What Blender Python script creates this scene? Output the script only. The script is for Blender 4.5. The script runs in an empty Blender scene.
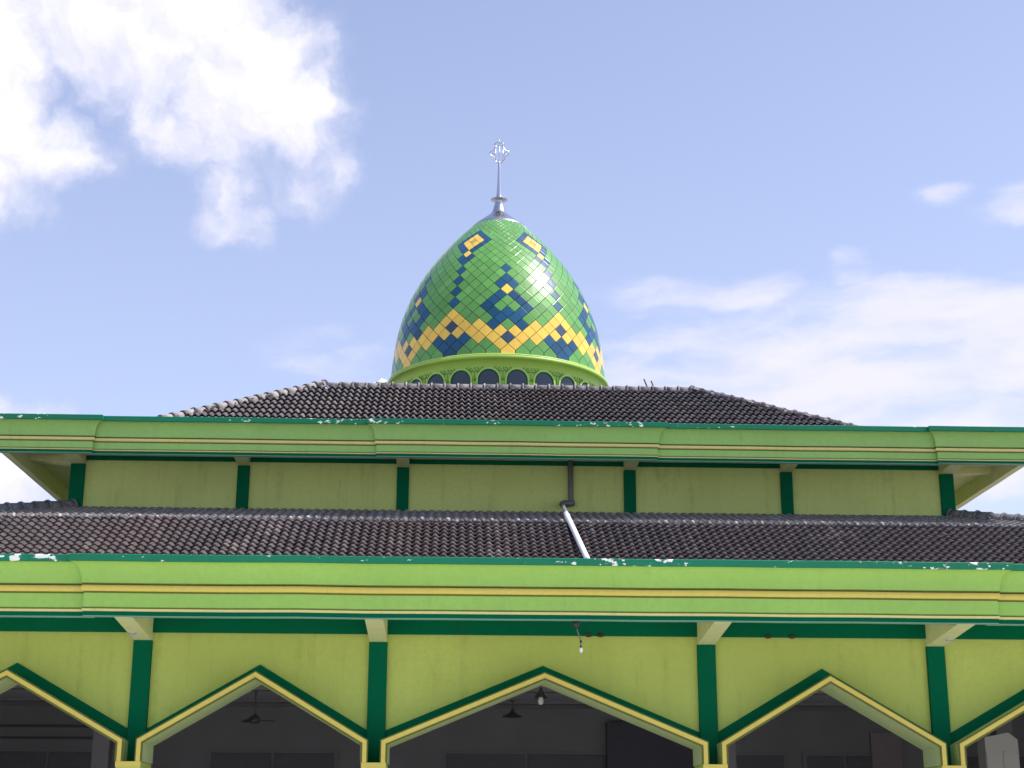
import bpy, math, random
from mathutils import Vector, Matrix
PI = math.pi
R = math.radians
rnd = random.Random(7)
scn = bpy.context.scene
col = scn.collection

# ------------------------------------------------------------------ materials
def newmat(name):
    m = bpy.data.materials.new(name)
    m.use_nodes = True
    nt = m.node_tree
    nt.nodes.clear()
    out = nt.nodes.new('ShaderNodeOutputMaterial')
    b = nt.nodes.new('ShaderNodeBsdfPrincipled')
    nt.links.new(b.outputs[0], out.inputs[0])
    return m, nt, b

def N(nt, typ, **kw):
    n = nt.nodes.new(typ)
    for k, v in kw.items():
        if k in ('operation', 'blend_type', 'data_type', 'feature', 'interpolation_type', 'clamp', 'noise_dimensions'):
            setattr(n, k, v)
        else:
            n.inputs[k].default_value = v
    return n

def noise(nt, vec, scale, detail=4.0, rough=0.55):
    n = N(nt, 'ShaderNodeTexNoise', Scale=scale, Detail=detail, Roughness=rough)
    if vec is not None:
        nt.links.new(vec, n.inputs['Vector'])
    return n.outputs['Fac']

def ramp(nt, fac, a, b):
    n = nt.nodes.new('ShaderNodeMapRange')
    n.inputs['From Min'].default_value = a
    n.inputs['From Max'].default_value = b
    nt.links.new(fac, n.inputs['Value'])
    return n.outputs['Result']

def mixc(nt, fac, a, b, mode='MIX'):
    n = nt.nodes.new('ShaderNodeMix')
    n.data_type = 'RGBA'
    n.blend_type = mode
    for sock, v in ((n.inputs[0], fac), (n.inputs[6], a), (n.inputs[7], b)):
        if hasattr(v, 'is_linked') or hasattr(v, 'node'):
            nt.links.new(v, sock)
        elif isinstance(v, (int, float)):
            sock.default_value = v
        else:
            sock.default_value = (v[0], v[1], v[2], 1)
    return n.outputs[2]

def math2(nt, op, a, b=None):
    n = nt.nodes.new('ShaderNodeMath')
    n.operation = op
    for i, v in enumerate((a, b)):
        if v is None:
            continue
        if isinstance(v, (int, float)):
            n.inputs[i].default_value = v
        else:
            nt.links.new(v, n.inputs[i])
    return n.outputs[0]

def objpos(nt, scale=(1, 1, 1)):
    g = nt.nodes.new('ShaderNodeNewGeometry')
    mp = nt.nodes.new('ShaderNodeMapping')
    mp.inputs['Scale'].default_value = scale
    nt.links.new(g.outputs['Position'], mp.inputs['Vector'])
    return mp.outputs[0]

def bump(nt, b, h, strength=0.2, dist=0.01):
    n = nt.nodes.new('ShaderNodeBump')
    n.inputs['Strength'].default_value = strength
    n.inputs['Distance'].default_value = dist
    nt.links.new(h, n.inputs['Height'])
    nt.links.new(n.outputs[0], b.inputs['Normal'])

def sc(c, k):
    return tuple(x * k for x in c)

def paint(name, base, rough=0.55, var=0.12, dirt=0.25, dirtcol=(0.12, 0.11, 0.07), peel=0.0, peelcol=(0.75, 0.77, 0.72), spec=0.35):
    m, nt, b = newmat(name)
    p = objpos(nt)
    big = noise(nt, p, 0.35, 3)
    c = mixc(nt, ramp(nt, big, 0.3, 0.7), sc(base, 1 - var), sc(base, 1 + var))
    fine = noise(nt, p, 9.0, 5, 0.7)
    c = mixc(nt, ramp(nt, fine, 0.35, 0.7), c, mixc(nt, 0.5, c, sc(base, 0.82)))
    if dirt:
        st = noise(nt, objpos(nt, (2.2, 2.2, 0.18)), 1.6, 6, 0.65)      # rain streaks
        sp = noise(nt, p, 3.1, 8, 0.72)
        d = math2(nt, 'MULTIPLY', ramp(nt, st, 0.52, 0.78), ramp(nt, sp, 0.38, 0.65))
        c = mixc(nt, math2(nt, 'MULTIPLY', d, dirt * 2), c, dirtcol)
        sp2 = noise(nt, p, 24.0, 2, 0.5)
        c = mixc(nt, math2(nt, 'MULTIPLY', ramp(nt, sp2, 0.70, 0.74), dirt), c, sc(dirtcol, 0.7))
    if peel:
        cl = noise(nt, objpos(nt, (0.45, 0.45, 0.5)), 1.0, 2)
        fl = noise(nt, objpos(nt, (1.0, 1.0, 1.7)), 5.5, 6, 0.6)
        s = math2(nt, 'ADD', fl, math2(nt, 'MULTIPLY', cl, 0.55))
        k = ramp(nt, s, 1.0 - peel, 1.0 - peel + 0.012)
        c = mixc(nt, k, c, peelcol)
    nt.links.new(c, b.inputs['Base Color'])
    b.inputs['Roughness'].default_value = rough
    b.inputs['Specular IOR Level'].default_value = spec
    bump(nt, b, noise(nt, p, 30.0, 4), 0.12, 0.006)
    return m

M = {}
M['wall'] = paint('wall paint lime', (0.45, 0.53, 0.120), 0.7, 0.10, 0.26, (0.16, 0.15, 0.05), spec=0.25)
M['uwall'] = paint('upper wall paint lime', (0.52, 0.62, 0.215), 0.7, 0.09, 0.28, (0.16, 0.16, 0.06), spec=0.25)
M['lime'] = paint('cornice paint bright lime', (0.31, 0.53, 0.10), 0.5, 0.07, 0.14, (0.14, 0.15, 0.05), spec=0.3)
M['limeU'] = paint('upper cornice paint green', (0.275, 0.49, 0.125), 0.5, 0.09, 0.2, (0.14, 0.15, 0.05), spec=0.3)
M['soffit'] = paint('pale soffit paint', (0.60, 0.62, 0.30), 0.7, 0.06, 0.2, (0.2, 0.18, 0.10))
M['reveal'] = paint('sage reveal paint', (0.48, 0.58, 0.27), 0.6, 0.06, 0.2)
M['dgreen'] = paint('dark green paint', (0.0, 0.112, 0.050), 0.7, 0.10, 0.10, (0.04, 0.06, 0.04), spec=0.05)
M['gutter'] = paint('weathered green gutter paint', (0.006, 0.17, 0.085), 0.45, 0.10, 0.12, (0.05, 0.06, 0.04), peel=0.068, spec=0.25)
M['yellow'] = paint('ochre yellow paint', (0.64, 0.52, 0.10), 0.5, 0.06, 0.15)
M['cream'] = paint('cream paint', (0.68, 0.62, 0.22), 0.5, 0.05, 0.15)
M['olive'] = paint('olive line paint', (0.12, 0.13, 0.015), 0.6, 0.05, 0.1)
M['lit'] = paint('pale drip edge', (0.17, 0.34, 0.24), 0.6, 0.1, 0.2)
M['drum'] = paint('drum paint lime', (0.31, 0.47, 0.075), 0.45, 0.08, 0.14)
M['drumlite'] = paint('drum arch rim paint', (0.38, 0.54, 0.12), 0.45, 0.06, 0.1)
M['orn'] = paint('scroll green paint', (0.05, 0.24, 0.03), 0.5, 0.05, 0.0)

def plain(name, base, rough=0.5, metal=0.0, var=0.1, scale=6.0, spec=0.5):
    m, nt, b = newmat(name)
    p = objpos(nt)
    c = mixc(nt, noise(nt, p, scale, 5), sc(base, 1 - var), sc(base, 1 + var))
    nt.links.new(c, b.inputs['Base Color'])
    b.inputs['Roughness'].default_value = rough
    b.inputs['Metallic'].default_value = metal
    b.inputs['Specular IOR Level'].default_value = spec
    return m

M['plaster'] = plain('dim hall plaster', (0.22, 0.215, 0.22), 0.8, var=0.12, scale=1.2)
M['ceil'] = plain('hall ceiling board', (0.50, 0.48, 0.51), 0.8, var=0.08, scale=1.0)
M['beamgrey'] = plain('hall beam', (0.20, 0.19, 0.20), 0.7, var=0.1, scale=2)
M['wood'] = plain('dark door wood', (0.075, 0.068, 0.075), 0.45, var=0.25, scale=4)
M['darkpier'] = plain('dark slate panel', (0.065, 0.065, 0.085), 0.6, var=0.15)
M['pinkpanel'] = plain('faded pinkish board', (0.27, 0.23, 0.23), 0.7, var=0.1)
M['palepanel'] = plain('pale panel', (0.42, 0.40, 0.37), 0.6, var=0.06)
M['floor'] = plain('floor tile', (0.33, 0.32, 0.30), 0.35, var=0.1)
M['paving'] = plain('concrete paving', (0.52, 0.51, 0.49), 0.85, var=0.10, scale=0.8)
M['black'] = plain('black metal', (0.02, 0.02, 0.022), 0.45)
M['lampgrey'] = plain('dull lamp enamel', (0.065, 0.065, 0.055), 0.5)
M['white'] = plain('white plastic', (0.80, 0.80, 0.78), 0.35, var=0.03)
M['pipewhite'] = plain('white pipe', (0.72, 0.72, 0.74), 0.4, var=0.12, scale=3)
M['pipegrey'] = plain('grey pipe', (0.13, 0.14, 0.145), 0.5, var=0.12)
M['lumpdark'] = plain('dark lump colour', (0.035, 0.028, 0.022), 0.9, var=0.3, scale=30)
M['steel'] = plain('stainless steel', (0.62, 0.62, 0.66), 0.22, 1.0, 0.06, 2.0)
M['steelshade'] = plain('shaded steel', (0.30, 0.30, 0.34), 0.38, 1.0, 0.1, 2.0)  # darker steel: shade and dome reflection put into the collar disc's colour
M['steelmid'] = plain('weathered steel', (0.46, 0.46, 0.50), 0.35, 1.0, 0.1, 6.0)
M['rust'] = plain('rusty steel rod', (0.07, 0.045, 0.035), 0.8, 0.0, 0.3, 12)
M['grout'] = plain('dark green grout', (0.010, 0.055, 0.022), 0.6, var=0.15)
M['glass'] = plain('dark blue window glass', (0.022, 0.03, 0.05), 0.12, 0.0, 0.2, 3.0, spec=0.6)
M['deck'] = plain('grey concrete roof deck', (0.22, 0.22, 0.23), 0.9, var=0.2, scale=0.8)
M['bulb'] = plain('frosted bulb glass', (0.85, 0.85, 0.82), 0.2, var=0.02)

def tilemat(name, base, moss=0.25, palek=0.12):
    m, nt, b = newmat(name)
    p = objpos(nt)
    g = nt.nodes.new('ShaderNodeNewGeometry')
    cell = nt.nodes.new('ShaderNodeTexWhiteNoise'); cell.noise_dimensions = '3D'
    at = nt.nodes.new('ShaderNodeAttribute'); at.attribute_name = 'tile_id'
    nt.links.new(at.outputs['Vector'], cell.inputs['Vector'])
    c = mixc(nt, cell.outputs['Value'], sc(base, 0.62), sc(base, 1.42))
    c = mixc(nt, ramp(nt, noise(nt, p, 0.55, 4), 0.35, 0.7), c, (base[0] * 1.15, base[1] * 0.95, base[2] * 0.86))
    c = mixc(nt, math2(nt, 'MULTIPLY', ramp(nt, noise(nt, p, 1.9, 7, 0.75), 0.56, 0.72), moss), c, (0.17, 0.165, 0.16))
    c = mixc(nt, math2(nt, 'MULTIPLY', ramp(nt, noise(nt, p, 6.0, 6, 0.7), 0.63, 0.72), palek), c, (0.42, 0.40, 0.37))
    patch = math2(nt, 'MULTIPLY', ramp(nt, noise(nt, objpos(nt, (0.9, 0.35, 0.35)), 0.8, 4, 0.6), 0.56, 0.66), ramp(nt, cell.outputs['Value'], 0.25, 0.6))
    c = mixc(nt, math2(nt, 'MULTIPLY', patch, 0.75), c, (0.21, 0.165, 0.15))
    c = mixc(nt, ramp(nt, noise(nt, p, 26.0, 3, 0.6), 0.45, 0.75), c, sc(base, 0.5))
    nt.links.new(c, b.inputs['Base Color'])
    b.inputs['Roughness'].default_value = 0.62
    b.inputs['Specular IOR Level'].default_value = 0.4
    bump(nt, b, noise(nt, p, 40, 4), 0.3, 0.006)
    return m
M['tile'] = tilemat('brown grey roof tile', (0.066, 0.054, 0.056), 0.25, 0.30)
M['tileU'] = tilemat('grey roof tile', (0.098, 0.088, 0.097), 0.25, 0.15)
M['tileG'] = tilemat('pale grey roof tile', (0.19, 0.19, 0.20), 0.35, 0.15)

def mortar(name, pale, dark, lo, hi):
    m, nt, b = newmat(name)
    p = objpos(nt)
    k = ramp(nt, noise(nt, p, 3.5, 7, 0.7), lo, hi)
    c = mixc(nt, k, pale, dark)
    c = mixc(nt, ramp(nt, noise(nt, p, 20, 3), 0.55, 0.75), c, sc(dark, 0.7))
    nt.links.new(c, b.inputs['Base Color'])
    b.inputs['Roughness'].default_value = 0.85
    bump(nt, b, noise(nt, p, 22, 5), 0.4, 0.01)
    return m
M['mortar'] = mortar('pale ridge mortar', (0.31, 0.28, 0.265), (0.13, 0.115, 0.115), 0.48, 0.72)
M['ridge'] = mortar('grey ridge cap', (0.24, 0.22, 0.225), (0.085, 0.075, 0.08), 0.38, 0.62)
M['ridgedark'] = mortar('dark ridge cap', (0.13, 0.12, 0.125), (0.05, 0.045, 0.05), 0.36, 0.62)
M['joint'] = mortar('ridge cap collar', (0.40, 0.38, 0.38), (0.10, 0.09, 0.09), 0.40, 0.62)
M['crest'] = mortar('broken white crest mortar', (0.58, 0.56, 0.55), (0.085, 0.08, 0.08), 0.35, 0.50)
M['hipgrey'] = mortar('grey hip cap', (0.20, 0.205, 0.22), (0.10, 0.10, 0.11), 0.35, 0.65)

def glaze(name, base, var=0.22):
    m, nt, b = newmat(name)
    g = nt.nodes.new('ShaderNodeNewGeometry')
    p = objpos(nt)
    c = mixc(nt, g.outputs['Random Per Island'], sc(base, 1 - var), sc(base, 1 + var))
    c = mixc(nt, math2(nt, 'MULTIPLY', ramp(nt, noise(nt, p, 2.2, 6, 0.7), 0.45, 0.75), 0.3), c, sc(base, 0.7))
    nt.links.new(c, b.inputs['Base Color'])
    b.inputs['Roughness'].default_value = 0.30
    b.inputs['Specular IOR Level'].default_value = 0.32
    b.inputs['Coat Weight'].default_value = 0.45
    b.inputs['Coat Roughness'].default_value = 0.045
    return m
M['gG'] = glaze('green enamel panel', (0.105, 0.290, 0.062), 0.14)
M['gB'] = glaze('blue enamel panel', (0.006, 0.066, 0.140))
M['gY'] = glaze('yellow enamel panel', (0.78, 0.50, 0.075), 0.1)
M['gD'] = glaze('slate blue enamel panel', (0.03, 0.06, 0.11))
M['gO'] = glaze('olive yellow enamel panel', (0.48, 0.33, 0.06), 0.1)

# ------------------------------------------------------------------ mesh builder
class MB:
    def __init__(s):
        s.v = []; s.f = []; s.m = []; s.tid = []
    def poly(s, pts, mi=0):
        n = len(s.v); s.v += [tuple(p) for p in pts]
        s.f.append(tuple(range(n, n + len(pts)))); s.m.append(mi)
    def box(s, a, b, mi=0):
        x0, y0, z0 = a; x1, y1, z1 = b
        s.hexa([(x0, y0, z0), (x1, y0, z0), (x1, y1, z0), (x0, y1, z0), (x0, y0, z1), (x1, y0, z1), (x1, y1, z1), (x0, y1, z1)], mi)
    def hexa(s, p, mi=0):
        n = len(s.v); s.v += [tuple(q) for q in p]
        for f in ((0, 3, 2, 1), (4, 5, 6, 7), (0, 1, 5, 4), (1, 2, 6, 5), (2, 3, 7, 6), (3, 0, 4, 7)):
            s.f.append(tuple(n + i for i in f)); s.m.append(mi)
    def prism(s, poly, d, mi=0):
        """poly: list of 3D points, swept by vector d"""
        k = len(poly); n = len(s.v)
        s.v += [tuple(p) for p in poly] + [tuple(Vector(p) + Vector(d)) for p in poly]
        s.f.append(tuple(range(n + k - 1, n - 1, -1))); s.m.append(mi)
        s.f.append(tuple(range(n + k, n + 2 * k))); s.m.append(mi)
        for i in range(k):
            j = (i + 1) % k
            s.f.append((n + i, n + j, n + k + j, n + k + i)); s.m.append(mi)
    def sweep(s, path, prof, closed=False, mi=0):
        """path: 2D points, outward = right hand side; prof: closed polygon of (outward, z)"""
        n = len(path); k = len(prof); base = len(s.v)
        def nrm(a, b):
            d = Vector((b[0] - a[0], b[1] - a[1])).normalized(); return Vector((d.y, -d.x))
        for i in range(n):
            a = path[i - 1] if (i or closed) else None
            b = path[(i + 1) % n] if (i < n - 1 or closed) else None
            if a is None: mv = nrm(path[i], b)
            elif b is None: mv = nrm(a, path[i])
            else:
                n1, n2 = nrm(a, path[i]), nrm(path[i], b)
                mv = (n1 + n2) / (1 + n1.dot(n2))
            dz = path[i][2] if len(path[i]) > 2 else 0.0
            dn = path[i][3] if len(path[i]) > 3 else 0.0
            for o, z in prof:
                s.v.append((path[i][0] + mv.x * (o + dn), path[i][1] + mv.y * (o + dn), z + dz))
        for i in range(n if closed else n - 1):
            j = (i + 1) % n
            for q in range(k):
                r = (q + 1) % k
                s.f.append((base + i * k + q, base + j * k + q, base + j * k + r, base + i * k + r)); s.m.append(mi)
        if not closed:
            s.f.append(tuple(base + q for q in range(k))); s.m.append(mi)
            s.f.append(tuple(base + (n - 1) * k + q for q in range(k - 1, -1, -1))); s.m.append(mi)
    def tube(s, pts, r, seg=10, mi=0, caps=True):
        pts = [Vector(p) for p in pts]; base = len(s.v)
        rr = r if isinstance(r, (list, tuple)) else [r] * len(pts)
        up = None
        for i, p in enumerate(pts):
            a = pts[max(i - 1, 0)]; b = pts[min(i + 1, len(pts) - 1)]
            t = (b - a).normalized()
            if up is None:
                up = Vector((0, 0, 1)) if abs(t.z) < 0.9 else Vector((0, 1, 0))
            x = t.cross(up).normalized(); y = x.cross(t).normalized(); up = y
            for q in range(seg):
                an = 2 * PI * q / seg
                s.v.append(tuple(p + (x * math.cos(an) + y * math.sin(an)) * rr[i]))
        for i in range(len(pts) - 1):
            for q in range(seg):
                w = (q + 1) % seg
                s.f.append((base + i * seg + q, base + i * seg + w, base + (i + 1) * seg + w, base + (i + 1) * seg + q)); s.m.append(mi)
        if caps:
            s.f.append(tuple(base + q for q in range(seg - 1, -1, -1))); s.m.append(mi)
            e = base + (len(pts) - 1) * seg
            s.f.append(tuple(e + q for q in range(seg))); s.m.append(mi)
    def lathe(s, prof, c, seg=48, mi=0):
        base = len(s.v); k = len(prof)
        for q in range(seg):
            an = 2 * PI * q / seg
            for r, z in prof:
                s.v.append((c[0] + r * math.cos(an), c[1] + r * math.sin(an), z))
        for q in range(seg):
            w = (q + 1) % seg
            for i in range(k - 1):
                s.f.append((base + q * k + i, base + w * k + i, base + w * k + i + 1, base + q * k + i + 1)); s.m.append(mi)
    def build(s, name, mats, parent=None, smooth=False, loc=None):
        me = bpy.data.meshes.new(name)
        off = Vector(loc) if loc else Vector((0, 0, 0))
        v = [tuple(Vector(p) - off) for p in s.v] if loc else s.v
        me.from_pydata(v, [], s.f)
        for m in (mats if isinstance(mats, (list, tuple)) else [mats]):
            me.materials.append(m)
        me.polygons.foreach_set('material_index', s.m)
        if s.tid:
            a = me.attributes.new('tile_id', 'FLOAT_VECTOR', 'FACE')
            a.data.foreach_set('vector', [x for t in s.tid for x in t])
        if smooth:
            me.polygons.foreach_set('use_smooth', [True] * len(s.f))
        me.update()
        o = bpy.data.objects.new(name, me)
        col.objects.link(o)
        if loc: o.location = off
        if parent is not None:
            o.parent = parent
            o.matrix_parent_inverse = Matrix.Identity(4)
            if loc:
                o.location = off - parent_world(parent)
            else:
                o.location = -parent_world(parent)
        return o

def parent_world(o):
    p = Vector((0, 0, 0))
    while o is not None:
        p += o.location; o = o.parent
    return p

def fixn(o):
    import bmesh
    bm = bmesh.new(); bm.from_mesh(o.data)
    bmesh.ops.recalc_face_normals(bm, faces=bm.faces)
    bm.to_mesh(o.data); bm.free()
    return o

def bevel(o, w=0.012, seg=2):
    md = o.modifiers.new('edge', 'BEVEL'); md.width = w; md.segments = seg; md.limit_method = 'ANGLE'; md.angle_limit = R(40)
    return o

def thing(name, label, cat, loc, group=None):
    o = bpy.data.objects.new(name, None); col.objects.link(o)
    o.location = loc; o['label'] = label; o['category'] = cat
    o.empty_display_size = 0.2
    if group: o['group'] = group
    return o

def tag(o, label, cat, group=None):
    o['label'] = label; o['category'] = cat
    if group: o['group'] = group
    return o

# ------------------------------------------------------------------ the setting
g = MB(); g.poly([(-900, -900, 0), (900, -900, 0), (900, 900, 0), (-900, 900, 0)])
gr = g.build('ground', M['paving']); gr['kind'] = 'structure'

# ------------------------------------------------------------------ the mosque
mosque = thing('mosque', 'lime green two storey mosque with tiled roofs and a patterned green dome', 'mosque', (0, 12, 0))
HX = 17.4                                  # half width of the lower storey
PX = [-17.2, -12.55, -7.78, -3.22, 3.22, 7.78, 12.55, 17.2]   # pillars of the lower storey
ZP = 2.93                                  # foot of the yellow frame under the pillars
CW = 0.140                                 # half width of the columns
def apex(i):
    return 4.60 if i == 3 else 4.585
ZS = 3.33

# outline of arch edge at the fin, from one bay to the next (outer edge of the yellow)
def bay(i):
    a, b = PX[i] + CW, PX[i + 1] - CW
    return a, (a + b) / 2, b, apex(i)

# wall panels above the arches (Y 0 .. 0.35)
for i in range(7):
    a, c, b, za = bay(i)
    L, Rr = PX[i], PX[i + 1]
    w = MB()
    pts = [(L, 0, ZP), (a, 0, ZP), (a, 0, ZS), (c, 0, za), (b, 0, ZS), (b, 0, ZP), (Rr, 0, ZP), (Rr, 0, 5.75), (L, 0, 5.75)]
    left = [(L, 0, ZP), (a, 0, ZP), (a, 0, ZS), (c, 0, za), (c, 0, 5.75), (L, 0, 5.75)]
    right = [(c, 0, za), (b, 0, ZS), (b, 0, ZP), (Rr, 0, ZP), (Rr, 0, 5.75), (c, 0, 5.75)]
    w.prism(left, (0, 0.35, 0)); w.prism(right, (0, 0.35, 0))
    wo = fixn(w.build('wall_panel', M['wall'], mosque))
    # green painted band, 3 cm proud of the wall
    gb = MB()
    for sgn in (-1, 1):
        e = a if sgn < 0 else b
        ex = e - sgn * 0.02
        k = 0.02
        sl_ = (za - ZS) / (c - a); pe = e + 0.036 if sgn < 0 else e - 0.036
        gb.prism([(c, -0.03, za - 0.05), (pe, -0.03, ZS - 0.05), (pe, -0.03, ZS + 0.215 + 0.036 * sl_), (c, -0.03, za + 0.215)], (0, 0.034, 0))
    fixn(gb.build('arch_band', M['dgreen'], wo))

# fins: the deep arch rib with its yellow face
for i in range(7):
    a, c, b, za = bay(i)
    # outer (upper) line and inner (lower) line of the rib
    T = 0.088
    def rib(off0, off1, y0, y1, mb, mi=0):
        sl = math.atan2(za - ZS, c - a)
        def line(o):
            dz = o / math.cos(sl)
            return [(a + o, ZP), (a + o, ZS - dz + o * math.tan(sl)), (c, za - dz), (b - o, ZS - dz + o * math.tan(sl)), (b - o, ZP)]
        A, B = line(off0), line(off1)
        for q in range(4):
            mb.prism([(A[q][0], y0, A[q][1]), (A[q + 1][0], y0, A[q + 1][1]), (B[q + 1][0], y0, B[q + 1][1]), (B[q][0], y0, B[q][1])], (0, y1 - y0, 0), mi)
    r = MB(); rib(0.0, T + 0.025, -0.68, 0.40, r)
    ro = fixn(r.build('arch_rib', M['reveal'], mosque))
    y = MB(); rib(-0.002, T - 0.012, -0.705, -0.676, y)
    fixn(y.build('yellow_edging', M['yellow'], ro))
    q = MB(); rib(T - 0.010, T + 0.028, -0.690, -0.678, q)
    rib(-0.026, 0.0, -0.697, -0.668, q)
    fixn(q.build('painted_shadow_line', M['olive'], ro))  # shadow lines painted on as thin olive strips beside the yellow

# pillars with bracket, yellow tray and column below
def pillar_at(x, corner=False):
    p = MB(); p.box((x - 0.178, -0.10, ZP + 0.02), (x + 0.178, 0.10, 5.25))
    po = bevel(p.build('pillar', M['dgreen'], mosque), 0.012)
    br = MB()
    hw = 0.17
    br.hexa([(x - hw, -2.05, 5.42), (x + hw, -2.05, 5.42), (x + hw, 0.02, 5.235), (x - hw, 0.02, 5.235),
             (x - hw, -2.05, 5.76), (x + hw, -2.05, 5.76), (x + hw, 0.02, 5.76), (x - hw, 0.02, 5.76)])
    bevel(br.build('bracket', M['soffit'], po), 0.012)
    t = MB(); t.box((x - CW - 0.093, -0.703, ZP - 0.10), (x + CW + 0.093, -0.62, ZP - 0.002)); t.build('yellow_tray', M['yellow'], po)
    c = MB(); c.box((x - 0.232, -0.675, 0.3), (x + 0.232, 0.398, ZP - 0.004)); c.box((x - 0.29, -0.74, 0.3), (x + 0.29, 0.46, 0.62))
    bevel(c.build('column', M['wall'], po), 0.012)
for x in PX: pillar_at(x)

# green wall-top beam between brackets
b_ = MB(); b_.box((-HX, -0.06, 5.403), (HX, 0.3, 5.748)); b_.build('ring_beam', M['dgreen'], mosque)
# soffit of the lower eave
s_ = MB(); s_.box((-HX - 2.0, -1.96, 5.752), (HX + 2.1, 0.30, 5.80)); s_.build('soffit', M['soffit'], mosque)

# cornices ------------------------------------------------------------
def arcpts(o0, z0, o1, z1, n=8):
    """cavetto: starts vertical at the lower inner point, curls out to the upper point"""
    return [(o0 + (o1 - o0) * (1 - math.cos(t * PI / 2)), z0 + (z1 - z0) * math.sin(t * PI / 2)) for t in [i / n for i in range(n + 1)]]

def wavy(path, closed, seed):
    rr = random.Random(seed); out = []
    n = len(path)
    for i in range(n if closed else n - 1):
        a, b = path[i], path[(i + 1) % n]
        L = math.hypot(b[0] - a[0], b[1] - a[1]); k = max(1, round(L / 1.3))
        for q in range(k):
            t = q / k
            out.append((a[0] + (b[0] - a[0]) * t, a[1] + (b[1] - a[1]) * t, rr.uniform(-.005, .005) if q else 0.0, rr.uniform(-.006, .006) if q else 0.0))
    if not closed: out.append(path[-1])
    return out
def cornice(name, path, z, closed, label):
    front = wavy([p for p in path if p[1] < 20], False, len(label)) if closed else None
    path = wavy(path, closed, len(label))
    if front is None: front = path
    zt, zg, zc, zy1, zy0, zf1, zf0, zl1, zl0, zb = z
    back = -0.22
    c = MB()
    cove = arcpts(0.045, zc, 0.235, zg, 9)
    prof = [(back, zb + 0.03), (-0.03, zb + 0.03), (-0.03, zl0), (-0.012, zl0), (-0.012, zf0), (0.0, zf0 + 0.006), (0.0, zf1), (-0.02, zf1 + 0.008), (-0.02, zc - 0.014), (0.045, zc)] + cove[1:] + [(back, zg)]
    c.sweep(path, prof, closed)
    co = fixn(c.build(name, M['lime'] if 'lower' in label else M['limeU'], mosque))
    co['label'] = label
    e = MB(); e.sweep(path, [(back, zg + 0.002), (0.262, zg + 0.002), (0.272, zg + 0.012), (0.272, zt - 0.012), (0.26, zt), (back, zt)], closed)
    fixn(e.build('gutter_edge', M['gutter'], co))
    ym = (zy0 + zy1) / 2; yr = (zy1 - zy0) / 2
    y = MB(); y.sweep(path, [(-0.018, zy0)] + [(0.012 + 0.038 * math.cos(t), ym + yr * math.sin(t)) for t in [-PI / 2 + PI * i / 6 for i in range(7)]] + [(-0.018, zy1)], closed)
    fixn(y.build('yellow_moulding', M['yellow'] if 'lower' in label else M['cream'], co))
    y = MB(); y.sweep(path, [(-0.010, zl0), (0.014, zl0 + 0.004), (0.014, zl1 - 0.004), (-0.010, zl1)], closed)
    fixn(y.build('cream_moulding', M['cream'], co))
    y = MB(); y.sweep(front, [(-0.18, zb), (-0.004, zb), (-0.004, zl0 - 0.004), (-0.028, zl0 - 0.004), (-0.028, zb + 0.028), (-0.18, zb + 0.028)], False)
    fixn(y.build('green_base_band', M['dgreen'], co))
    q = MB()
    q.sweep(path, [(-0.03, zc - 0.016), (0.048, zc - 0.016), (0.048, zc + 0.004), (-0.03, zc + 0.004)], closed)
    q.sweep(path, [(-0.03, zf1 - 0.004), (0.006, zf1 - 0.004), (0.006, zy0 - 0.002), (-0.03, zy0 - 0.002)], closed)
    q.sweep(path, [(-0.03, zl1 + 0.002), (0.006, zl1 + 0.002), (0.006, zl1 + 0.016), (-0.03, zl1 + 0.016)], closed)
    fixn(q.build('painted_shadow_line', M['olive'], co))  # olive strips paint dark shadow lines along the mouldings
    q = MB(); q.sweep(front, [(-0.17, zb - 0.014), (-0.010, zb - 0.014), (-0.006, zb - 0.002), (-0.17, zb - 0.002)], False)
    fixn(q.build('lit_edge', M['lit'], co))  # pale strip paints the light caught along the cornice's bottom edge
    if closed:
        q = MB(); q.sweep(path, [(back - 0.012, zb + 0.022), (-0.034, zb + 0.022), (-0.034, zb + 0.029), (back - 0.001, zb + 0.029), (back - 0.001, 11.949), (back - 0.012, 11.949)], True)
        fixn(q.build('inner_lining', M['soffit'], co))
    return co

LX = HX + 2.1
lp = [(-LX, 46), (-LX, -2.05), (-8.5, -2.05), (-8.5, -2.16), (8.36, -2.16), (8.36, -2.05), (LX, -2.05), (LX, 46)]
cornice('cornice', lp, (6.525, 6.392, 6.022, 5.998, 5.880, 5.852, 5.590, 5.566, 5.516, 5.440), False, 'lower cornice with broad ochre moulding')
UX = 14.03
UY0 = 25 - 14.74
up = [(-UX, 25 + 14.74), (-UX, UY0 - 0.12), (-11.5, UY0 - 0.12), (-11.5, UY0), (-3.9, UY0), (-3.9, UY0 - 0.11), (3.74, UY0 - 0.11), (3.74, UY0), (11.45, UY0), (11.45, UY0 - 0.12), (UX, UY0 - 0.12), (UX, 25 + 14.74)]
cornice('cornice', up, (12.445, 12.300, 11.912, 11.888, 11.800, 11.770, 11.590, 11.566, 11.536, 11.470), True, 'upper cornice with thin cream moulding')

# upper storey ---------------------------------------------------------
UW = 12.45; UYW = 25 - UW
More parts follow.
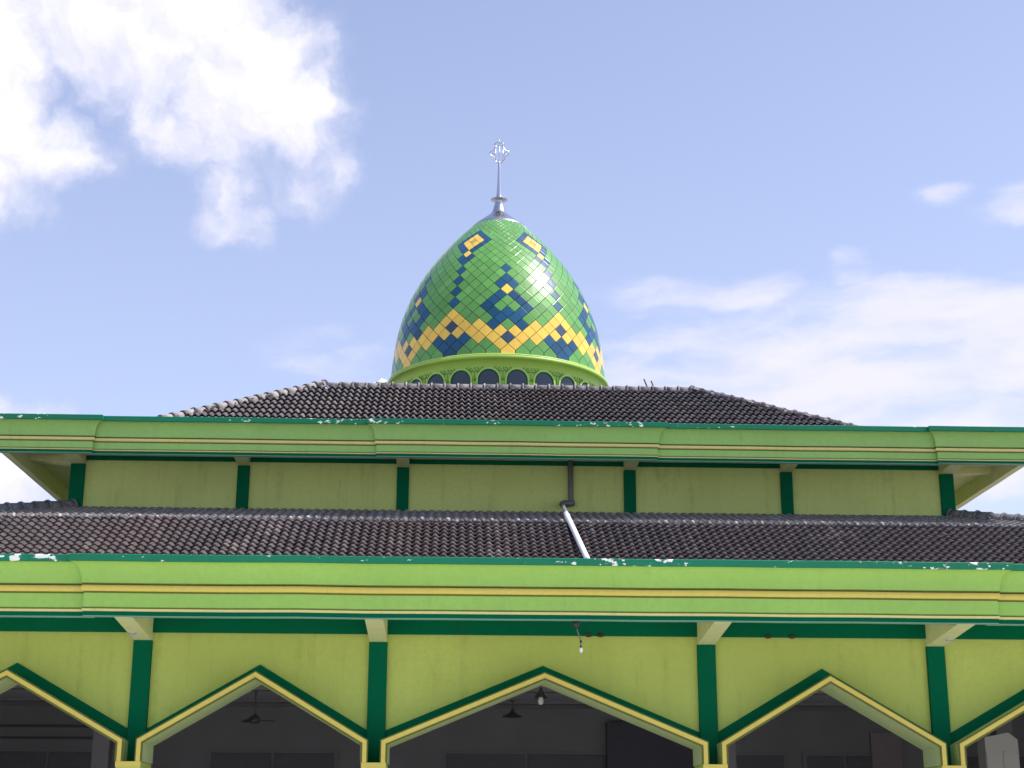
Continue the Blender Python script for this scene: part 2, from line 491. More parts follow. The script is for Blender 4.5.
# soffit ring, beams, walls
so = MB()
for (a, b) in (((-UX + 0.2, UY0 + 0.1), (UX - 0.2, UYW)), ((-UX + 0.2, 25 + UW), (UX - 0.2, 25 + 14.6)), ((-UX + 0.2, UYW), (-UW, 25 + UW)), ((UW, UYW), (UX - 0.2, 25 + UW))):
    so.box((a[0], a[1], 11.95), (b[0], b[1], 12.0))
so.build('soffit', M['soffit'], mosque)
uw = MB()
uw.box((-UW, UYW, 9.6), (UW, UYW + 0.25, 11.95)); uw.box((-UW, 25 + UW - 0.25, 9.6), (UW, 25 + UW, 11.95))
uw.box((-UW, UYW + 0.25, 9.6), (-UW + 0.25, 25 + UW - 0.25, 11.95)); uw.box((UW - 0.25, UYW + 0.25, 9.6), (UW, 25 + UW - 0.25, 11.95))
uwo = uw.build('upper_wall', M['uwall'], mosque)
bm_ = MB(); bm_.sweep([(-UW, 25 + UW), (-UW, UYW), (UW, UYW), (UW, 25 + UW)], [(-0.1, 11.822), (0.05, 11.822), (0.05, 11.947), (-0.1, 11.947)], True)
fixn(bm_.build('ring_beam', M['dgreen'], uwo))
UP = [-12.42, -7.76, -3.24, 3.24, 7.76, 12.42]
for x in UP:
    corner = abs(x) > 12
    hw = 0.17 if not corner else 0.2
    p = MB(); p.box((x - hw, UYW - 0.09, 9.7), (x + hw, UYW + (0.09 if not corner else 0.45), 11.70))
    po = bevel(p.build('pillar', M['dgreen'], mosque), 0.012)
    br = MB()
    br.hexa([(x - hw, UY0 + 0.1, 11.80), (x + hw, UY0 + 0.1, 11.80), (x + hw, UYW + 0.02, 11.70), (x - hw, UYW + 0.02, 11.70),
             (x - hw, UY0 + 0.1, 11.955), (x + hw, UY0 + 0.1, 11.955), (x + hw, UYW + 0.02, 11.955), (x - hw, UYW + 0.02, 11.955)])
    br.build('bracket', M['soffit'], po)
    if corner:
        sg = 1 if x > 0 else -1
        b2 = MB()
        b2.hexa([(sg * (UW + .05), UYW + 0.0, 11.70), (sg * (UX - 0.2), UYW + 0.0, 11.80), (sg * (UX - 0.2), UYW + 0.34, 11.80), (sg * (UW + .05), UYW + 0.34, 11.70),
                 (sg * (UW + .05), UYW + 0.0, 11.955), (sg * (UX - 0.2), UYW + 0.0, 11.955), (sg * (UX - 0.2), UYW + 0.34, 11.955), (sg * (UW + .05), UYW + 0.34, 11.955)])
        fixn(b2.build('bracket', M['soffit'], po))
        for k in range(1, 6):
            yy = UYW + k * 4.6
            b3 = MB(); b3.box((min(sg * UW, sg * (UX - .2)), yy, 11.76), (max(sg * UW, sg * (UX - .2)), yy + 0.34, 11.955)); b3.build('bracket', M['soffit'], po)

# tiled roofs -----------------------------------------------------------
def tiles(mb, x0, x1, prof, w, row, clip=None, hump=0.032, lift=0.034, basis=None, seed=1):
    """courses of S-tiles. prof: polyline of (y, z) going up the slope. clip(y) -> (xmin, xmax). basis: point map."""
    rr = random.Random(seed)
    segs = []; tot = 0
    for a, b in zip(prof, prof[1:]):
        l = math.hypot(b[0] - a[0], b[1] - a[1]); segs.append((tot, l, a, b)); tot += l
    def at(s):
        for t0, l, a, b in segs:
            if s <= t0 + l + 1e-6 or (t0, l, a, b) == segs[-1]:
                k = (s - t0) / l
                d = Vector((b[0] - a[0], b[1] - a[1])).normalized()
                return a[0] + (b[0] - a[0]) * k, a[1] + (b[1] - a[1]) * k, d
    nr = max(1, round(tot / row)); row = tot / nr
    K = 6
    # S section over one tile width
    sec = [(0.0, -0.35), (0.20, -0.05), (0.38, 0.75), (0.55, 1.0), (0.72, 0.75), (0.88, 0.0)]
    B = basis or (lambda p: p)
    for j in range(nr):
        s0, s1 = j * row - 0.02, (j + 1) * row
        y0, z0, d0 = at(max(s0, 0)); y1, z1, d1 = at(s1)
        ym = (y0 + y1) / 2
        lo, hi = (x0, x1) if clip is None else clip(ym)
        i0 = math.floor(lo / w); i1 = math.ceil(hi / w)
        for i in range(i0, i1):
            jit = rr.uniform(-0.006, 0.006); jx = rr.uniform(-0.004, 0.004); jy = rr.uniform(-0.012, 0.012) + (rr.uniform(0.02, 0.06) if rr.random() < 0.025 else 0)
            n = len(mb.v)
            pr = sec + [(1.02, -0.35)]
            xs = [(i + q[0]) * w + jx for q in pr]
            if xs[0] < lo - w or xs[-1] > hi + w: continue
            for ring in range(3):
                for q, xx in zip(pr, xs):
                    if ring == 0:      # lower lip bottom
                        h = -0.012; yy, zz, d = y0, z0, d0
                        h += q[1] * hump + lift - 0.022
                    elif ring == 1:
                        yy, zz, d = y0, z0, d0; h = q[1] * hump + lift + jit
                    else:
                        yy, zz, d = y1, z1, d1; h = q[1] * hump + jit * .4
                    # rounded nose: the crown of the tile reaches further down
                    nose = (0.045 * q[1] + jy) if ring < 2 else 0
                    nx, nz = -d.y, d.x
                    mb.v.append(tuple(B((xx, yy + nx * h - d.x * nose, zz + nz * h - d.y * nose))))
            k = len(pr)
            t = (i * 0.731 + seed, j * 1.37, seed * 3.1)
            for ring in range(2):
                for q in range(k - 1):
                    a = n + ring * k + q
                    mb.f.append((a, a + 1, a + k + 1, a + k)); mb.m.append(0); mb.tid.append(t)

def barrel(mb, p0, p1, r, step, collar=0.02, mi=0, ci=1, sag=None, seed=3):
    """a line of half round ridge caps with raised collars from p0 to p1, bedded in a mortar skirt"""
    rr = random.Random(seed)
    p0, p1 = Vector(p0), Vector(p1); L = (p1 - p0).length; n = max(1, round(L / step)); d = (p1 - p0) / n; t = d.normalized()
    x = t.cross(Vector((0, 0, 1))).normalized(); u = x.cross(t).normalized()
    S = 10
    for i in range(n):
        off = Vector((rr.uniform(-.012, .012), rr.uniform(-.012, .012), rr.uniform(-.012, .012)))
        a = p0 + d * i + off
        for (s0, s1, r0, r1, m_) in ((0.0, 0.92, r * 1.06, r * 0.97, mi), (0.90, 1.03, r * 1.06 + collar, r * 1.10 + collar, ci)):
            base = len(mb.v)
            for (ss, q) in ((s0, r0 * .90), (s0 + 0.001, r0), (s1, r1), (s1 + 0.001, r1 * .86)):
                for k in range(S + 1):
                    an = PI * 1.16 * k / S - PI * 0.08
                    mb.v.append(tuple(a + d * ss + (x * math.cos(an) + u * math.sin(an)) * q))
            for g_ in range(3):
                for k in range(S):
                    e = base + g_ * (S + 1) + k
                    mb.f.append((e, e + 1, e + S + 2, e + S + 1)); mb.m.append(m_)

# lower front roof: steep eave slope up to a crest
lr = MB()
EY, EZ, CY, CZ = -2.18, 6.46, 0.12, 7.70
tiles(lr, -LX, LX, [(EY, EZ), (CY, CZ)], 0.172, 0.232, clip=lambda y: (-LX - (EY - y), LX + (EY - y)), hump=0.052, lift=0.054, seed=1)
lro = lr.build('tiled_roof', M['tile'], mosque); lro['label'] = 'steep brown tiled slope above the lower cornice'
und = MB(); und.prism([(-LX, EY + 0.1, 6.40), (-LX, CY, CZ - 0.05), (-LX, CY + 0.3, CZ - 0.05), (-LX, CY + 0.3, 6.40)], (2 * LX, 0, 0))
und.build('roof_bed', M['beamgrey'], lro)
cr = MB()
n = int(2 * 17.2 / 0.176)
for i in range(n):
    x = -17.2 + i * 0.176 + rnd.uniform(-.015, .015)
    r_ = 0.040 + rnd.uniform(-.010, .010)
    hz = rnd.uniform(-.010, .010)
    yy = CY + rnd.uniform(-.02, .02)
    cr.tube([(x, yy - 0.16, CZ - 0.035 + hz), (x, yy - 0.06, CZ + 0.015 + hz), (x, yy + 0.14, CZ + 0.005 + hz), (x + .005, yy + 0.35, CZ - 0.03 + hz)], [r_ * .9, r_, r_, r_ * .9], 8)
cro = cr.build('crest_caps', M['crest'], lro, smooth=True)

# shallow main roof behind the crest, up to the upper wall
mr = MB()
MP = [(0.25, 7.50), (4.0, 8.36), (8.6, 9.30), (12.5, 10.44)]
def mclip(y):
    k = UW + (12.55 - y)
    k = min(k, 17.5)
    return (-k, k)
tiles(mr, -17.5, 17.5, MP, 0.23, 0.36, clip=mclip, hump=0.04, lift=0.04, seed=2)
def side(sg):
    def f(p):          # the same slope turned round the upper corner
        return (sg * (UW + (12.55 - p[1])), 25 + sg * p[0], p[2])
    return f
MPs = [(7.4, 9.02), (8.6, 9.30), (12.5, 10.44)]
for sg in (1, -1):
    tiles(mr, -18, 18, MPs, 0.23, 0.36, clip=lambda y: (-(UW + (12.55 - y)), UW + (12.55 - y)), hump=0.04, lift=0.04, basis=side(sg), seed=5 + sg)
mro = fixn(mr.build('tiled_roof', M['tileG'], mosque)); mro['label'] = 'shallow grey tiled roof at the foot of the upper wall'
for sg in (-1, 1):
    h = MB(); barrel(h, (sg * (UW + 5.0), 12.5 - 5.0, 8.97 + 0.02), (sg * (UW + 3.95), 12.55 - 3.95, 9.21), 0.18, 0.42, 0.02)
    barrel(h, (sg * (UW + 3.95), 12.55 - 3.95, 9.25), (sg * (UW + 0.02), 12.53, 10.46), 0.21, 0.42, 0.015)
    h.build('hip_caps', [M['hipgrey'], M['hipgrey']], mro, smooth=True)
dk = MB(); dk.poly([(-17.4, 0.3, 6.9), (17.4, 0.3, 6.9), (17.4, 45, 6.9), (-17.4, 45, 6.9)]); dk.build('roof_deck', M['deck'], mosque)

# upper roof
ur = MB()
EU = 13.08; YE = 25 - EU; ZE = 12.07
XR = 6.12; YR = 25 - XR - 0.0; ZR = 15.93
UPF = [(YE, ZE), (YR, ZR)]
def uclip(y):
    k = EU - (y - YE)
    return (-k, k)
def rot(k):
    def f(p):
        x, y = p[0], p[1] - 25
        for _ in range(k): x, y = -y, x
        return (x, y + 25, p[2])
    return f
for k in range(4):
    tiles(ur, -EU, EU, UPF, 0.212, 0.56, clip=uclip, hump=0.070, lift=0.10, basis=rot(k), seed=11 + k)
uro = ur.build('tiled_roof', M['tileU'], mosque); uro['label'] = 'grey hipped tile roof below the dome'
ub = MB()
ub.hexa([(-EU, YE, ZE - 0.05), (EU, YE, ZE - 0.05), (EU, 25 + EU, ZE - 0.05), (-EU, 25 + EU, ZE - 0.05), (-XR, YR, ZR - 0.08), (XR, YR, ZR - 0.08), (XR, 25 + XR, ZR - 0.08), (-XR, 25 + XR, ZR - 0.08)])
for q in range(4): pass
ub.build('roof_bed', M['beamgrey'], uro)
rg = MB(); barrel(rg, (-XR + 0.1, YR, ZR - 0.01), (XR, YR, ZR - 0.01), 0.155, 0.44, 0.03, seed=2); rgo = rg.build('ridge_caps', [M['ridge'], M['joint']], uro, smooth=True)
hl = MB(); barrel(hl, (-EU + 0.3, YE + 0.3, ZE + 0.17), (-XR, YR, ZR + 0.04), 0.165, 0.43, 0.022, seed=4); hl.build('hip_caps', [M['mortar'], M['ridgedark']], uro, smooth=True)
hr_ = MB(); barrel(hr_, (EU - 0.3, YE + 0.3, ZE + 0.15), (XR, YR, ZR + 0.02), 0.150, 0.43, 0.022, seed=6); hr_.build('hip_caps', [M['ridgedark'], M['ridge']], uro, smooth=True)
for sg in (-1, 1):
    bk = MB(); barrel(bk, (sg * (EU - 0.3), 50 - YE - 0.3, ZE + 0.15), (sg * XR, 50 - YR, ZR + 0.02), 0.155, 0.6, 0.03, seed=8)
    bk.build('hip_caps', [M['ridgedark'], M['ridge']], uro, smooth=True)

# ------------------------------------------------------------------ dome
DX, DY = -0.19, 25.0
pl = MB(); pl.lathe([(4.62, 15.4), (4.62, 16.50), (4.56, 16.56), (3.5, 16.58)], (DX, DY), 64); plo = pl.build('dome_platform', M['dgreen'], mosque)
dr = MB()
dr.lathe([(3.84, 16.50), (3.84, 17.30)] + [(3.84 + 0.26 * (1 - math.cos(t * PI / 2)), 17.30 + 0.34 * math.sin(t * PI / 2)) for t in [i / 8 for i in range(1, 9)]] + [(4.13, 17.65), (4.15, 17.70), (4.13, 17.76), (4.06, 17.785), (3.7, 17.80)], (DX, DY), 144)
dro = dr.build('drum', M['drum'], mosque, smooth=True)
rm = MB(); rm.lathe([(4.10, 17.765), (4.12, 17.79), (4.08, 17.83), (4.0, 17.84), (3.95, 17.80)], (DX, DY), 144); rm.build('rim_moulding', M['drumlite'], dro, smooth=True)

def drumpt(ang, u, z, r):
    """ang measured from the camera side towards +X"""
    a = ang + u / r
    return (DX + r * math.sin(a), DY - r * math.cos(a), z)
def band(mb, outline_in, outline_out, ang, r0, r1, mi):
    k = len(outline_in)
    for i in range(k - 1):
        A = [outline_in[i], outline_in[i + 1], outline_out[i + 1], outline_out[i]]
        f = [drumpt(ang, u, z, r1) for u, z in A]; b = [drumpt(ang, u, z, r0) for u, z in A]
        mb.hexa([b[0], b[1], b[2], b[3], f[0], f[1], f[2], f[3]], mi)
for k in range(24):
    ang = R(8.4 + 15 * k)
    if math.cos(ang) < -0.3: pass
    w = MB()
    def archline(r, n=12):
        return [(-r, 16.52)] + [(-r * math.cos(PI * i / n), 16.95 + r * 1.0 * math.sin(PI * i / n)) for i in range(n + 1)] + [(r, 16.52)]
    band(w, archline(0.375), archline(0.435), ang, 3.80, 3.885, 0)
    band(w, archline(0.335), archline(0.376), ang, 3.80, 3.868, 1)
    n_ = 14
    for i in range(n_):
        u0 = -0.345 + 0.69 * i / n_; u1 = u0 + 0.69 / n_
        h0 = 16.95 + math.sqrt(max(0, 0.345 ** 2 - u0 ** 2)); h1 = 16.95 + math.sqrt(max(0, 0.345 ** 2 - u1 ** 2))
        w.poly([drumpt(ang, u0, 16.52, 3.850), drumpt(ang, u1, 16.52, 3.850), drumpt(ang, u1, h1, 3.850), drumpt(ang, u0, h0, 3.850)], 2)
    wo = fixn(w.build('window', [M['drumlite'], M['dgreen'], M['glass']], dro))
# scroll ornaments between the windows, 24 groups of leaf curls in relief
for k in range(24):
    sp = MB()
    ang = R(8.4 + 7.5 + 15 * k)
    def curl(cx, cz, r, turns, flip, th):
        pts = []
        for i in range(11):
            t = i / 10
            a_ = turns * 2 * PI * t
            rr_ = r * (1 - 0.72 * t)
            z_ = cz + rr_ * math.cos(a_)
            pts.append((cx + flip * rr_ * math.sin(a_), z_))
        P = []
        for u, z in pts:
            rad = 3.845 if z < 17.30 else 3.845 + 0.26 * (1 - math.sqrt(max(0, 1 - ((z - 17.30) / 0.34) ** 2)))
            P.append(drumpt(ang, u, z, rad + 0.004))
        sp.tube(P, [th * (1 - 0.4 * i / 10) for i in range(11)], 5)
    for fl in (-1, 1):
        curl(fl * 0.10, 17.30, 0.085, 1.0, fl, 0.0155)
        curl(fl * 0.24, 17.34, 0.065, 0.9, fl, 0.0145)
        curl(fl * 0.06, 16.96, 0.060, 0.9, fl, 0.0145)
        curl(fl * 0.15, 17.20, 0.050, 0.9, -fl, 0.010)
    curl(0.0, 16.96, 0.05, 0.8, 1, 0.010)
    curl(0.0, 17.36, 0.045, 0.8, 1, 0.010)
    sp.tube([drumpt(ang, 0, 16.90, 3.848), drumpt(ang, 0, 17.10, 3.848), drumpt(ang, 0, 17.28, 3.848)], 0.010, 5)
    sp.tube([drumpt(ang, -.27, 17.285, 3.85), drumpt(ang, 0, 17.25, 3.85), drumpt(ang, .27, 17.285, 3.85)], 0.009, 5)
    sp.build('scroll_ornament', M['orn'], dro)

PROF = [(4.02, 17.95), (3.985, 18.24), (3.93, 18.8), (3.85, 19.4), (3.655, 20.23), (3.323, 21.097), (2.912, 21.864), (2.44, 22.554), (1.901, 23.214), (1.404, 23.742), (0.93, 24.207), (0.62, 24.50)]
def catmull(P, n=12):
    out = []
    for i in range(len(P) - 1):
        p0 = P[max(i - 1, 0)]; p1 = P[i]; p2 = P[i + 1]; p3 = P[min(i + 2, len(P) - 1)]
        for k in range(n):
            t = k / n
            out.append(tuple(0.5 * (2 * p1[a] + (p2[a] - p0[a]) * t + (2 * p0[a] - 5 * p1[a] + 4 * p2[a] - p3[a]) * t * t + (3 * p1[a] - p0[a] - 3 * p2[a] + p3[a]) * t ** 3) for a in (0, 1)))
    out.append(P[-1]); return out
CV = [(r, z - 0.15 * (1 - (z - 18) / 6.3)) for r, z in catmull(PROF)]
SL = [0]
for a, b in zip(CV, CV[1:]): SL.append(SL[-1] + math.hypot(b[0] - a[0], b[1] - a[1]))
def prof_at(s):
    s = max(0, min(s, SL[-1] - 1e-6))
    lo, hi = 0, len(SL) - 1
    while hi - lo > 1:
        m_ = (lo + hi) // 2
        if SL[m_] <= s: lo = m_
        else: hi = m_
    k = (s - SL[lo]) / (SL[hi] - SL[lo])
    return CV[lo][0] + (CV[hi][0] - CV[lo][0]) * k, CV[lo][1] + (CV[hi][1] - CV[lo][1]) * k
NC = 48
under = MB(); under.lathe([(r - 0.012, z) for r, z in CV], (DX, DY), 144)
dome = under.build('dome', M['grout'], mosque, smooth=True)
# rows of the diamond lattice: row 0 is the pentagon course on the rim
S_TOP = None
rows = [0.16]
KF = 0.97
for j in range(1, 46):
    r, z = prof_at(rows[-1])
    rows.append(rows[-1] + (KF if j <= 10 else KF * 1.14) * PI * 4.0 * (r / 4.0) ** 0.72 / NC)
    if prof_at(rows[-1])[0] < 0.99: break
NR = len(rows)
print('dome rows', NR, 'slant', SL[-1])
ROT = R(3.2)
def dpt(cidx, s, lift=0.0):
    r, z = prof_at(s)
    r0, z0 = prof_at(s - 0.03); r1, z1 = prof_at(s + 0.03)
    t = Vector((r1 - r0, z1 - z0)).normalized()
    nr, nz = t.y, -t.x
    a = ROT + cidx * 2 * PI / NC
    rr_ = r + nr * lift; zz = z + nz * lift
    return Vector((DX + rr_ * math.sin(a), DY - rr_ * math.cos(a), zz))
PAT = {}
def setp(row, cs, colr):
    for c in cs:
        PAT[(row, c)] = colr
# motif over the valley (c = 0), each row lists half widths
setp(0, [0], 'Y'); setp(1, [-.5, .5], 'Y'); setp(2, [0], 'D'); setp(2, [-1, 1], 'Y'); setp(3, [-.5, .5], 'Y'); setp(4, [-1, 1], 'B')
setp(3, [-1.5, 1.5], 'Y'); setp(2, [-2, 2], 'Y'); setp(4, [-2, 2], 'Y'); setp(3, [-2.5, 2.5], 'Y'); setp(4, [-3, 3], 'Y'); setp(3, [-3.5, 3.5], 'Y'); setp(5, [-3.5, 3.5], 'Y')
setp(6, [4], 'Y'); setp(4, [4], 'D'); setp(2, [-3, 3, 4], 'B'); setp(1, [-3.5, 3.5], 'B'); setp(0, [4], 'B')
setp(5, [-.5, .5], 'B'); setp(6, [0, -1, 1], 'B'); setp(7, [-1.5, 1.5], 'B'); setp(8, [-1, 1], 'B'); setp(9, [-.5, .5], 'B'); setp(10, [0], 'Y')
setp(11, [-.5, .5], 'B'); setp(12, [0], 'B'); setp(14, [0], 'B')
for r_ in (8, 10, 12, 14, 16): setp(r_, [4], 'B')
setp(17, [-3.5, 3.5], 'B'); setp(18, [4], 'Y')
setp(19, [-3.5, 3.5], 'B'); setp(20, [-3, 3], 'B'); setp(21, [-2.5, 2.5], 'B'); setp(22, [-2, 2], 'B'); setp(23, [-2.5, 2.5], 'B'); setp(24, [-3, 3], 'B'); setp(25, [-3.5, 3.5], 'B'); setp(26, [4], 'B')
setp(20, [4], 'Y'); setp(21, [-3.5, 3.5], 'Y'); setp(22, [-3, 3], 'Y'); setp(22, [4], 'O'); setp(23, [-3.5, 3.5], 'Y'); setp(24, [4], 'Y')
MI = {'G': 0, 'B': 1, 'Y': 2, 'D': 3, 'O': 4}
tl = MB()
for j in range(NR):
    s = rows[j]
    sm = rows[j - 1] if j else 0.0
    sp_ = rows[j + 1] if j + 1 < NR else s + (rows[j] - rows[j - 1])
    for i in range(NC):
        c = i + (0.5 if j % 2 else 0.0)
        cc = ((c + 4) % 8) - 4
        if cc == -4: cc = 4.0
        if cc == int(cc): cc = int(cc)
        k = PAT.get((j, cc), 'G')
        gap = 0.055
        q = 0.5 - gap * 0.5
        if j == 0:
            pts = [(c - q, 0.02), (c + q, 0.02), (c + q, s), (c, s + (sp_ - s) * (1 - gap)), (c - q, s)]
        else:
            pts = [(c, s - (s - sm) * (1 - gap)), (c + q, s), (c, s + (sp_ - s) * (1 - gap)), (c - q, s)]
        top = [dpt(a, b, 0.020) for a, b in pts]
        bot = [dpt(a, b, -0.010) for a, b in pts]
        # every panel sits a touch out of true
        cen = sum(top, Vector()) / len(top)
        ax = Vector((rnd.gauss(0, 1), rnd.gauss(0, 1), rnd.gauss(0, 1))).normalized(); an = rnd.gauss(0, 0.005)
        rm_ = Matrix.Rotation(an, 3, ax)
        top = [cen + rm_ @ (p - cen) for p in top]
        n = len(tl.v); kk = len(pts)
        # slightly pillowed face: inner ring raised
        nrm = (top[1] - top[0]).cross(top[-1] - top[0]).normalized()
        if nrm.dot(Vector((cen.x - DX, cen.y - DY, 0.4))) < 0: nrm = -nrm
        inner = [cen + (p - cen) * 0.92 + nrm * 0.003 for p in top]
        tl.v += [tuple(p) for p in bot] + [tuple(p) for p in top] + [tuple(p) for p in inner]
        for a in range(kk):
            b = (a + 1) % kk
            tl.f.append((n + a, n + b, n + kk + b, n + kk + a)); tl.m.append(MI[k])
            tl.f.append((n + kk + a, n + kk + b, n + 2 * kk + b, n + 2 * kk + a)); tl.m.append(MI[k])
        tl.f.append(tuple(n + 2 * kk + a for a in range(kk))); tl.m.append(MI[k])
tlo = tl.build('diamond_panels', [M['gG'], M['gB'], M['gY'], M['gD'], M['gO']], dome)

# spire
sp = MB()
sp.lathe([(1.06, 24.06), (1.06, 24.12), (0.93, 24.25), (0.74, 24.41), (0.54, 24.57), (0.38, 24.70), (0.29, 24.81), (0.25, 24.91), (0.22, 25.02), (0.18, 25.16), (0.15, 25.28), (0.17, 25.34), (0.12, 25.42), (0.105, 25.6), (0.085, 26.0), (0.062, 26.5), (0.04, 26.95), (0.02, 27.0)], (DX, DY), 40)
spo = sp.build('spire', M['steel'], mosque, smooth=True)
dc = MB(); dc.lathe([(0.15, 25.31), (0.28, 25.325), (0.325, 25.355), (0.28, 25.385), (0.12, 25.40)], (DX, DY), 40); dc.build('collar_disc', M['steelshade'], spo, smooth=True)
em = MB()
E0 = 27.33
def et(pts, r=0.021):
    em.tube([(DX + u, DY, E0 + z * 0.92) for u, z in pts], r, 8)
# stylised script in an openwork frame: three uprights in a diamond outline, curl above
et([(0, -0.5), (-0.15, -0.36), (-0.22, -0.30), (-0.19, -0.18), (-0.33, -0.10), (-0.38, 0.0), (-0.33, 0.08), (-0.22, 0.13), (-0.17, 0.26), (-0.12, 0.36)])
et([(0, -0.5), (0.15, -0.36), (0.22, -0.30), (0.19, -0.18), (0.33, -0.10), (0.38, 0.0), (0.36, 0.10), (0.22, 0.13), (0.17, 0.26), (0.12, 0.36)])
et([(-0.16, -0.34), (-0.155, 0.20)]); et([(-0.01, -0.40), (0.0, 0.34)]); et([(0.13, -0.34), (0.14, 0.22)])
et([(-0.28, -0.02), (-0.25, 0.06), (-0.20, 0.02), (-0.22, -0.08), (-0.28, -0.02)], 0.015)
et([(0.28, -0.02), (0.25, 0.06), (0.20, 0.02), (0.22, -0.08), (0.28, -0.02)], 0.015)
et([(-0.20, 0.42), (-0.10, 0.34), (0.0, 0.38), (0.10, 0.34), (0.20, 0.42), (0.10, 0.50), (0.0, 0.46), (-0.08, 0.52), (-0.20, 0.42)], 0.019)
et([(0, 0.46), (0, 0.66)], 0.010)
em.build('script_emblem', M['steelmid'], spo, smooth=True)

# ------------------------------------------------------------------ the hall behind the arches
hb = MB()
hb.poly([(-17, 0.4, 0.3), (17, 0.4, 0.3), (17, 12, 0.3), (-17, 12, 0.3)])
hfl = hb.build('hall_floor', M['floor'], mosque)
st = MB(); st.box((-18.2, -1.4, 0.004), (18.2, 0.4, 0.15)); st.box((-18.0, -1.0, 0.15), (18.0, 0.4, 0.298)); st.build('plinth_step', M['floor'], mosque)
ce = MB(); ce.box((-17.2, 0.36, 4.86), (17.2, 12, 4.95)); ceo = ce.build('hall_ceiling', M['ceil'], mosque)
for y, h in ((4.9, 0.10), (8.7, 0.06)):
    bb = MB(); bb.box((-17.2, y, 4.858 - h), (17.2, y + 0.35, 4.858)); bb.build('ceiling_beam', M['beamgrey'], ceo)
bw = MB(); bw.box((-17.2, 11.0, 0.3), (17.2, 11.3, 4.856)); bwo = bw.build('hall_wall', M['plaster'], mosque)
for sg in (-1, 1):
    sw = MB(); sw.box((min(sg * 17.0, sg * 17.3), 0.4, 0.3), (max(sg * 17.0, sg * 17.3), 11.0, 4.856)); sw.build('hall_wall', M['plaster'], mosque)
# doors in the back wall
for x, w_ in ((-12.2, 1.5), (-6.4, 1.7), (0.2, 2.2), (5.6, 1.5), (8.6, 1.1), (12.6, 1.6)):
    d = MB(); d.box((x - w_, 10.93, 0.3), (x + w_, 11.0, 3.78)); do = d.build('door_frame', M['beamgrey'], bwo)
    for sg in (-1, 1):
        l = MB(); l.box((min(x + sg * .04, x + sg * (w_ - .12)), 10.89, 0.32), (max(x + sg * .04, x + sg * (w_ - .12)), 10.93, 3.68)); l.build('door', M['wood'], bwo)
d = MB(); d.box((9.32, 10.86, 0.3), (10.12, 10.995, 4.28)); d.build('notice_panel', M['pinkpanel'], bwo)
d = MB(); d.box((-13.5, 10.9, 4.3), (-9.2, 10.995, 4.36)); d.box((-13.5, 10.9, 4.0), (-9.2, 10.995, 4.06)); d.build('wall_rail', M['darkpier'], bwo)
# darker recess and hall columns
rc = MB(); rc.box((2.3, 10.6, 0.3), (4.7, 11.0, 4.50)); rc.build('wall_pier', M['darkpier'], bwo)
for x in (-9.9, -3.45, 4.75, 11.4):
    c = MB(); c.box((x - .2, 6.6, 0.3), (x + .2, 7.0, 4.856)); bevel(c.build('hall_column', M['beamgrey'], mosque), 0.02)

# ------------------------------------------------------------------ small things
def pendant(x, y, ztop, zh, rh, bulb, label, group=None):
    t = thing('pendant_lamp', label, 'lamp', (x, y, ztop), group)
    s = MB(); s.lathe([(0.05, ztop), (0.06, ztop - 0.015), (0.05, ztop - 0.04), (0.014, ztop - 0.05), (0.012, zh + 0.16)], (x, y), 16); s.build('stem', M['lampgrey'], t, smooth=True)
    h = MB(); h.lathe([(0.03, zh + 0.20), (0.045, zh + 0.14), (0.07, zh + 0.09), (rh * .72, zh + 0.03), (rh, zh), (rh * .97, zh - 0.012), (rh * .65, zh + 0.015), (0.03, zh + 0.09)], (x, y), 28); h.build('lamp_shade', M['lampgrey'], t, smooth=True)
    if bulb:
        b = MB(); b.lathe([(0.035, zh + 0.03), (0.05, zh - 0.02), (0.062, zh - 0.07), (0.06, zh - 0.12), (0.035, zh - 0.155), (0.0, zh - 0.16)], (x, y), 20); b.build('bulb', M['bulb'], t, smooth=True)
    return t
pendant(0.13, 3.0, 4.86, 4.47, 0.15, True, 'cone shaded pendant lamp with a white bulb under the middle arch peak')
pendant(-0.26, 8.4, 4.86, 4.46, 0.25, False, 'dark dish pendant lamp hanging deeper in the hall, its bulb not visible')
pendant(5.05, 8.0, 4.86, 4.27, 0.2, False, 'small dark pendant lamp beside the left rib of the right-hand arch')

fx, fy, fz = -6.30, 6.0, 4.13
fan = thing('ceiling_fan', 'dark ceiling fan on a rod seen edge-on through the arch left of the middle', 'fan', (fx, fy, 4.86))
f = MB(); f.lathe([(0.07, 4.86), (0.08, 4.83), (0.02, 4.80), (0.016, fz + 0.14)], (fx, fy), 14); f.build('rod', M['lampgrey'], fan, smooth=True)
f = MB(); f.lathe([(0.03, fz + 0.16), (0.11, fz + 0.11), (0.13, fz + 0.04), (0.11, fz - 0.03), (0.0, fz - 0.05)], (fx, fy), 20); f.build('motor', M['lampgrey'], fan, smooth=True)
for k in range(3):
    a = R(12 + 120 * k); f = MB()
    ca, sa = math.cos(a), math.sin(a)
    P = lambda r, t, z: (fx + ca * r - sa * t, fy + sa * r + ca * t, fz + z)
    f.hexa([P(.10, -.04, .02), P(.46, -.07, .0), P(.46, .06, .03), P(.10, .03, .04), P(.10, -.04, .028), P(.46, -.07, .008), P(.46, .06, .038), P(.10, .03, .048)])
    f.build('blade', M['lampgrey'], fan)

